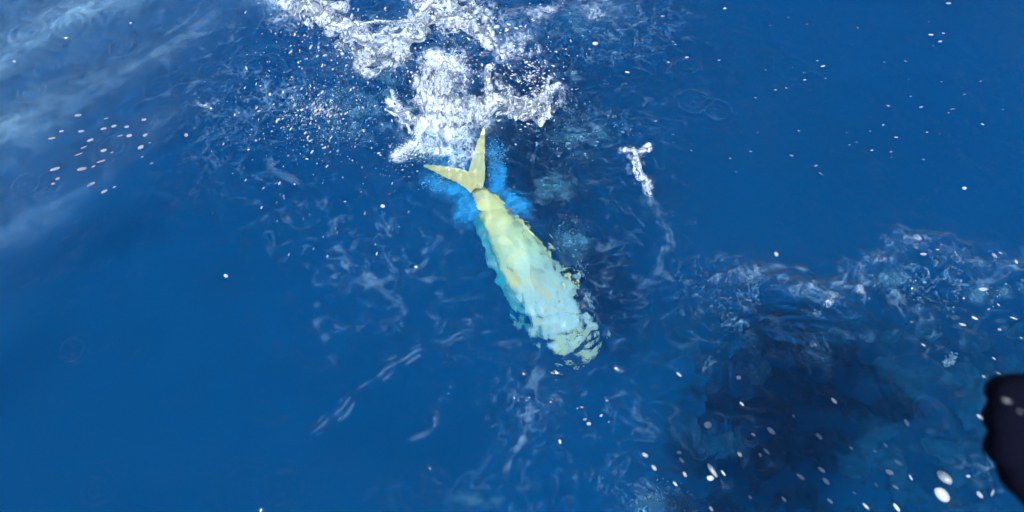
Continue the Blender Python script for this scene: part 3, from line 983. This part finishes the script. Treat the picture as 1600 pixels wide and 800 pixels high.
ONE = [(1213,397,11,10,-60,.25,'bright round water drop alone just above the wave crest'),
 (1476,746,22,15,-55,.8,'upper of the two big pale drops beside the gloved hand'),
 (1472,773,22,18,-50,.8,'lower and rounder of the two big pale drops beside the gloved hand'),
 (1390,738,20,14,-35,.7,'big oval pale drop left of the pair beside the gloved hand'),
 (1205,673,22,12,-50,.7,'big bright oval drop below the dark water patch'),
 (1113,735,25,9,-55,.7,'long bright drop overlapping a round pale bubble near the bottom edge'),
 (1110,747,19,17,0,.3,'round pale drop under the long bright drop near the bottom edge'),
 (1070,741,16,10,-60,.7,'short bright drop left of the long bright drop near the bottom edge'),
 (1022,731,14,9,-50,.7,'leftmost bright drop of the row near the bottom edge'),
 (1106,664,16,16,0,.1,'round glassy drop left of the lower dark water patch'),
 (1532,652,18,8,-35,.9,'oblong pale drop touching the left outline of the gloved hand'),
 (1573,626,17,6,-30,1.88,'upper pale drop in front of the dark gloved hand', 1),
 (1594,643,12,5,-40,1.88,'lower pale drop in front of the dark gloved hand', 1),
 (1061,585,15,7,-45,.4,'slim pale drop left of the dark water patches'),
 (1154,590,7,7,0,.2,'tiny round drop over the upper dark water patch'),
 (1523,497,13,6,-40,.3,'curved bright drop in the dark water above the gloved hand'),
 (1482,5,17,8,0,.3,'broad bright drop at the top edge toward the right'),
 (1507,294,8,7,0,.3,'single round drop in the calm water at far right'),
 (1380,195,7,6,30,.3,'single round drop in the calm water at upper right'),
 (930,68,12,9,0,.2,'squarish white drop right of the splash near the top'),
 (875,690,13,9,-75,.3,'largest white drop below the head of the fish'),
 (920,662,10,9,0,.2,'round white drop below and right of the head of the fish'),
 (535,84,9,10,90,.10,'large round drop just left of the splash sheet, the brightest there'),
 (655,106,8,8,0,.2,'upper of two ringed round drops beside the plume'),
 (643,113,9,9,0,.2,'lower of two ringed round drops beside the plume'),
 (785,80,14,13,0,.15,'largest white drop right of the top splash'),
 (776,42,15,10,20,.18,'double white drop at the right end of the top splash'),
 (567,168,9,12,70,.2,'bright upright drop in the spray left of the plume'),
 (291,211,9,9,80,.2,'bright round drop right of the slanting cluster'),
 (204,36,8,8,0,.15,'round drop over the swell near the top left corner'),
 (22,96,8,7,0,.1,'round bright drop by the left edge near the top'),
 (598,322,11,11,0,.1,'round pale drop left of the narrow tail stem'),
 (650,417,8,8,0,.1,'round bright drop left of the middle of the fish'),
 (1513,744,8,7,0,.05,'tiny glassy ring drop beside the gloved hand'),
 (353,431,4,9,80,.3,'thin upright drop alone in the calm water at left')]
for a in ONE:
    drop(*a[:6], a[6], None, (2,) if len(a) > 7 else (0, 1))

def scatter(n, cx, cy, rx, ry, lmin, lmax, asp, ang, angv, zr, label, group):
    for i in range(n):
        a, q = random.uniform(0, 2 * math.pi), math.sqrt(random.random())
        px, py = cx + rx * q * math.cos(a), cy + ry * q * math.sin(a)
        if py < 2: py = random.uniform(2, 40)
        ln = lmin + (lmax - lmin) * random.random() ** 2
        drop(px, py, ln, ln * random.uniform(*asp), random.gauss(ang, angv), random.uniform(*zr), label, group, (0, 1, 2, 2))
scatter(70, 1250, 130, 330, 150, 4.5, 11, (.28, .45), -4, 12, (.1, .5), 'tiny water drop flying over the calm upper right water', 'tiny drops over the upper right water')
scatter(45, 490, 170, 130, 100, 4, 8, (.6, 1), 70, 30, (.03, .25), 'small white drop in the spray left of the plume', 'spray drops left of the plume')
scatter(26, 520, 330, 130, 80, 5, 10, (.4, .6), 75, 8, (.05, .3), 'small upright drop over the water left of the fish', 'upright drops left of the fish')
scatter(24, 850, 70, 90, 70, 5, 10, (.45, .8), 0, 15, (.05, .25), 'small white drop in the spray right of the top splash', 'spray drops right of the top splash')
scatter(12, 700, 85, 60, 25, 5, 11, (.5, .9), 80, 20, (.08, .2), 'small white drop between the top splash and the plume', 'spray drops between top splash and plume')
scatter(8, 925, 645, 45, 30, 4, 7, (.6, .9), 40, 40, (.02, .2), 'tiny white drop in the scatter below the head of the fish', 'tiny drops below the fish head')

# fine spray nobody could count
def spray(name, label, regions, mat):
    cs, rs, st = [], [], []
    for (n, cx, cy, rx, ry, z0, z1, r0, r1, ang) in regions:
        a = rng.uniform(0, 2 * math.pi, n); q = np.abs(rng.normal(0, .5, n))
        for i in range(n):
            cs.append(P(cx + rx * q[i] * math.cos(a[i]), cy + ry * q[i] * math.sin(a[i]), z0 + (z1 - z0) * rng.random() ** 1.5))
            rs.append(r0 + (r1 - r0) * rng.random() ** 4)
            d = np.array((math.cos(R(ang)), math.sin(R(ang)), .4 * rng.normal())) + .35 * rng.normal(size=3)
            st.append(d / np.linalg.norm(d) * (1 + 2.0 * rng.random()))
    return many_balls(name, cs, rs, mat, st, label=label)
spray('fine_spray', 'fine white spray thrown up around the splash', [
    (500, 692, 140, 75, 70, .03, .2, .0007, .0026, 80), (500, 690, 120, 90, 70, .02, .25, .0012, .005, 80), (700, 560, 60, 150, 55, .02, .2, .0012, .005, 60),
    (900, 500, 170, 160, 110, .01, .2, .0010, .0045, 60), (500, 720, 40, 120, 55, .02, .2, .0012, .005, 20),
    (450, 830, 120, 100, 90, .02, .2, .0010, .0045, 0), (250, 640, 240, 60, 40, .01, .1, .0010, .004, 30),
    (350, 690, 105, 40, 16, .1, .25, .0012, .004, 80), (160, 850, 150, 25, 20, .05, .2, .0012, .005, 10)], M_DROP)

# ------------------------------------------------------------------ bubbles under the surface
def mat_bubble(name, col):
    t = NT(name)
    d = t.n('ShaderNodeBsdfDiffuse'); t.l(t.mixc(t.noise(30, 3), col, tuple(min(1, c * 1.15) for c in col)), d.inputs['Color'])
    tr = t.n('ShaderNodeBsdfTranslucent'); t.set(tr, Color=(*col, 1))
    t.surf(t.mixs(0.35, d.outputs[0], tr.outputs[0]))
    return t.m
M_BUB = mat_bubble('bubble', (0.25, 0.66, 1.0))
M_BUBC = mat_bubble('bubble_pale', (0.26, 0.54, 0.74))
def bubbles(label, regions, mat):
    cs, rs = [], []
    for (n, cx, cy, rx, ry, d0, d1, r0, r1) in regions:
        cl = rng.normal(size=(14, 2)) * .45
        for i in range(n):
            k = cl[rng.integers(14)] + rng.normal(size=2) * .22
            cs.append(PU(cx + rx * k[0], cy + ry * k[1], d0 + (d1 - d0) * rng.random()))
            rs.append(r0 + (r1 - r0) * rng.random() ** 3)
    return many_balls('bubble_cloud', cs, rs, mat, label=label)
bubbles('cloud of bright azure bubbles in the water round the forked tail', [
    (200, 770, 252, 18, 30, .005, .03, .0015, .005), (200, 692, 282, 28, 18, .005, .03, .0015, .005), (160, 700, 246, 36, 26, .005, .03, .002, .007)], M_BUB)
bubbles('loose swirl of pale bubbles beside the right flank of the fish', [(90, 890, 375, 26, 30, .01, .05, .001, .005), (60, 905, 430, 14, 20, .01, .05, .001, .005)], M_BUBC)
bubbles('faint cyan bubble patch in the water near the bottom edge', [(110, 1045, 785, 45, 25, .03, .15, .0015, .008)], M_BUBC)
bubbles('small knot of bubbles in the water above the gloved hand', [(110, 1484, 565, 12, 11, .03, .08, .002, .008)], M_BUBC)
bubbles('pale bubbles strung along the wave crest at right', [(26, 1555, 445, 40, 18, .01, .06, .001, .007), (30, 1400, 440, 70, 26, .01, .06, .001, .006)], M_BUBC)
bubbles('faint drifting bubbles in the spray-pocked water left of the splash', [(350, 540, 170, 100, 60, .01, .06, .0015, .006), (250, 890, 190, 70, 60, .01, .06, .0015, .006)], M_BUBC)

# ------------------------------------------------------------------ veils of fine bubbles, plus an added layer that catches the shadow
def veil(name, label, box, zf, col, coverf, amount, step=.010):
    a, b = P(box[0], box[3]), P(box[2], box[1])
    a2, b2 = P(box[0], box[1]), P(box[2], box[3])
    xs = np.arange(min(a[0], a2[0]), max(b[0], b2[0]), step); ys = np.arange(min(a[1], b2[1]), max(b[1], a2[1]), step)
    X, Y = np.meshgrid(xs.astype(np.float32), ys.astype(np.float32), indexing='ij')
    PX, PY = pix(X, Y)
    cover = np.clip(coverf(X, Y, PX, PY), 0, 1)
    Z = zf + .012 * fbm2(X * 7, Y * 7, 7, 3)
    id_ = np.arange(X.size).reshape(X.shape)
    q = np.stack((id_[:-1, :-1], id_[1:, :-1], id_[1:, 1:], id_[:-1, 1:]), -1)
    keep = (cover[:-1, :-1] + cover[1:, 1:]) > .02
    t = NT(name)
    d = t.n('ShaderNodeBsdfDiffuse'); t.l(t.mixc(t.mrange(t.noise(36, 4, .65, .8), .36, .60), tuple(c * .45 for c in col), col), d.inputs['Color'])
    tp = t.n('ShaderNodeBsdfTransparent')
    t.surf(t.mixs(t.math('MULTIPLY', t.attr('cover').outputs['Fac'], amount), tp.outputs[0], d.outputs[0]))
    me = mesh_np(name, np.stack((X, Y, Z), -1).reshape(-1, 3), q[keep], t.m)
    fattr(me, 'cover', cover.ravel())
    return tag(link(bpy.data.objects.new(name, me)), label, None, None, 'stuff')

def c_shadow_layer(X, Y, PX, PY):
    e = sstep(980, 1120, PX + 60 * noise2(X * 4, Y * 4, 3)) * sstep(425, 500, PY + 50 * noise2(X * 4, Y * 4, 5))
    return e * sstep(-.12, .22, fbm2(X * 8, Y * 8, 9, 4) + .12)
def c_tail(X, Y, PX, PY):
    g = np.maximum.reduce([blob(PX, PY, 768, 262, 20, 44), blob(PX, PY, 702, 284, 44, 20, .3), blob(PX, PY, 706, 246, 34, 26), blob(PX, PY, 728, 318, 22, 26), blob(PX, PY, 800, 312, 34, 15, .5), blob(PX, PY, 690, 205, 36, 24)])
    return sstep(.10, .80, g + .22 * fbm2(X * 16, Y * 16, 3, 5)) ** .8
def c_cyan(X, Y, PX, PY):
    g = np.maximum.reduce([blob(PX, PY, 865, 285, 30, 24), .8 * blob(PX, PY, 893, 372, 30, 34), .7 * blob(PX, PY, 1045, 780, 55, 26), .55 * blob(PX, PY, 750, 772, 60, 18),
                           .5 * blob(PX, PY, 1012, 300, 14, 30), .6 * blob(PX, PY, 1550, 445, 40, 18), .6 * blob(PX, PY, 1405, 425, 50, 18), .5 * blob(PX, PY, 610, 125, 36, 30), .5 * blob(PX, PY, 540, 170, 80, 50), .5 * blob(PX, PY, 905, 200, 60, 50), .5 * blob(PX, PY, 900, 20, 50, 30)])
    return sstep(.10, .9, g + 1.1 * np.minimum(g, .5) * fbm2(X * 15, Y * 15, 13, 5))
veil('shadow_layer', 'thin blue layer added under the lower right water to catch the shadow', (930, 400, 1700, 880), -.16, (0.003, 0.082, 0.225), c_shadow_layer, .65, .012)  # added layer, gives the cast shadow a sharper, broken edge
veil('aerated_water', 'bright azure aerated water glowing round the forked tail', (610, 150, 880, 380), -.045, (0.03, 0.42, 1.0), c_tail, .95, .006)
veil('aerated_water', 'faint cyan clouds of aerated water drifting round the splash and fish', (400, 0, 1640, 860), -.06, (0.12, 0.44, 0.70), c_cyan, .5, .010)

# ------------------------------------------------------------------ the photographer: a gloved fist in the picture, a torn shadow on the water
def sdf_body(caps, lo, hi, hs, rough=0.0):
    lo, (X, Y, Z) = grid3(lo, hi, hs)
    F = np.full(X.shape, 9.0, np.float32)
    for a, b, ra, rb, k in caps:
        a, b = np.array(a), np.array(b)
        d = b - a
        t = np.clip(((X - a[0]) * d[0] + (Y - a[1]) * d[1] + (Z - a[2]) * d[2]) / (d @ d), 0, 1)
        e = np.sqrt((X - a[0] - t * d[0]) ** 2 + (Y - a[1] - t * d[1]) ** 2 + (Z - a[2] - t * d[2]) ** 2) - (ra + (rb - ra) * t)
        h = np.clip(.5 + .5 * (e - F) / k, 0, 1)
        F = e * (1 - h) + F * h - k * h * (1 - h)
    if rough: F += rough * noise3(X * 60, Y * 60, Z * 60)
    return surface_nets(-F, lo, hs)

def photographer():
    dist = .72
    px = dist * TAN_H / 800
    org = CP + FW * dist + RT * (811 * px) + UP * ((400 - 670) * px)
    B = np.stack((RT, UP, -FW))                     # right, picture-up, towards the camera
    base = np.array((.05, -.30, 1.78))
    root = link(bpy.data.objects.new('person', None))
    root.location = base
    tag(root, 'person in dark clothes, only a dark gloved fist showing at the right edge', 'person')
    glove = mat_simple('navy_glove', (0.0018, 0.0023, 0.0075), .9, .25, 160, .4)
    cloth = mat_simple('navy_clothes', (.010, .011, .022), .9, .3, 40, .3)
    c = []
    for y, kx, tipx, r in ((.031, .040, -.017, .0145), (.009, .042, -.019, .0150), (-.017, .040, -.018, .0152), (-.038, .034, -.006, .0145)):
        c.append(((kx, y, .012), (tipx, y - .001, .008), r * 1.05, r, .014))          # first bone to the bent knuckle
        c.append(((tipx, y - .001, .008), (tipx + .006, y - .003, -.022), r, r * .92, .006))
        c.append(((tipx + .006, y - .003, -.022), (tipx + .030, y - .004, -.026), r * .92, r * .8, .005))
        c.append(((kx, y, .012), (.105, y * .7 - .030, .004), r * 1.15, .022, .014))   # back of the hand
    c.append(((.085, -.020, -.02), (.040, .028, -.030), .020, .014, .010))            # thumb across the fingers
    c.append(((.040, .028, -.030), (.008, .030, -.036), .014, .012, .006))
    c.append(((.036, -.050, -.004), (.100, -.085, 0), .040, .040, .020))              # heel of the hand
    c.append(((.085, -.060, 0), (.11, -.10, .12), .040, .036, .020))                  # wrist and cuff
    V, Q = sdf_body(c, (-.05, -.15, -.075), (.165, .075, .17), .0030, .0010)
    g = link(bpy.data.objects.new('glove', mesh_np('glove', V @ B + (org - base), Q[:, ::-1], glove)), root)
    g['label'] = 'dark navy glove closed in a fist'
    w = org + np.array((.11, -.10, .10)) @ B - base
    def q(x, y, z): return np.array((x, y, z)) - base
    c = [(q(-.11, -.22, 2.80), q(-.11, -.20, 2.88), .088, .096, .02),                  # head
         (q(-.10, -.11, 2.82), q(-.10, -.10, 2.80), .016, .014, .01),                  # nose
         (q(.03, -.29, 2.56), q(-.08, -.24, 2.76), .062, .056, .03),                   # neck
         (q(-.13, -.29, 2.53), q(.30, -.20, 2.38), .072, .072, .05),                   # shoulders
         (q(.06, -.30, 2.42), q(.04, -.38, 2.06), .115, .100, .06),
         (q(-.02, -.31, 2.44), q(-.02, -.39, 2.06), .085, .085, .06),
         (q(.16, -.28, 2.38), q(.10, -.38, 2.06), .085, .085, .06),
         (q(-.04, -.40, 1.99), q(.12, -.40, 1.99), .095, .095, .06),                   # hips
         (q(.31, -.20, 2.37), q(.55, -.07, 2.08), .046, .038, .03),                    # right arm
         (q(.55, -.07, 2.08), base + w, .046, .036, .02),
         (q(-.14, -.29, 2.52), q(-.20, -.16, 2.28), .056, .048, .03),                  # left arm, hand up by the phone
         (q(-.20, -.16, 2.28), q(-.05, -.05, 2.42), .044, .032, .02),
         (q(-.05, -.05, 2.42), q(-.02, -.03, 2.45), .030, .026, .012)]
    c[9] = (q(.55, -.07, 2.08), w, .038, .032, .02)
    for f in range(4):
        c.append((q(-.02, -.03, 2.435 + .015 * f), q(.015 + .005 * (f in (1, 2)), -.025, 2.44 + .015 * f), .0095, .009, .003))
    c.append((q(-.03, -.03, 2.45), q(-.01, -.02, 2.495), .011, .010, .006))
    for sx, kx in ((-.06, -.16), (.14, .24)):                                          # kneeling legs
        c.append((q(sx, -.40, 1.97), q(kx, -.10, 1.86), .088, .062, .03))
        c.append((q(kx, -.10, 1.86), q(kx, -.50, 1.83), .058, .044, .02))
        c.append((q(kx, -.50, 1.83), q(kx, -.60, 1.84), .042, .034, .02))
    V, Q = sdf_body(c, q(-.33, -.70, 1.74), q(.68, .22, 3.02), .011)
    link(bpy.data.objects.new('body', mesh_np('body', V, Q[:, ::-1], cloth)), root)
    V, Q = sdf_body([(q(-.11, -.23, 2.86), q(-.11, -.22, 2.90), .108, .104, .03), (q(-.11, -.15, 2.90), q(-.11, -.06, 2.885), .070, .045, .03)], q(-.26, -.38, 2.70), q(.04, .02, 3.04), .010)
    keep = (V[Q].mean(1)[:, 2] + base[2] > 2.862)
    link(bpy.data.objects.new('cap', mesh_np('cap', V, Q[keep][:, ::-1], cloth)), root)
photographer()
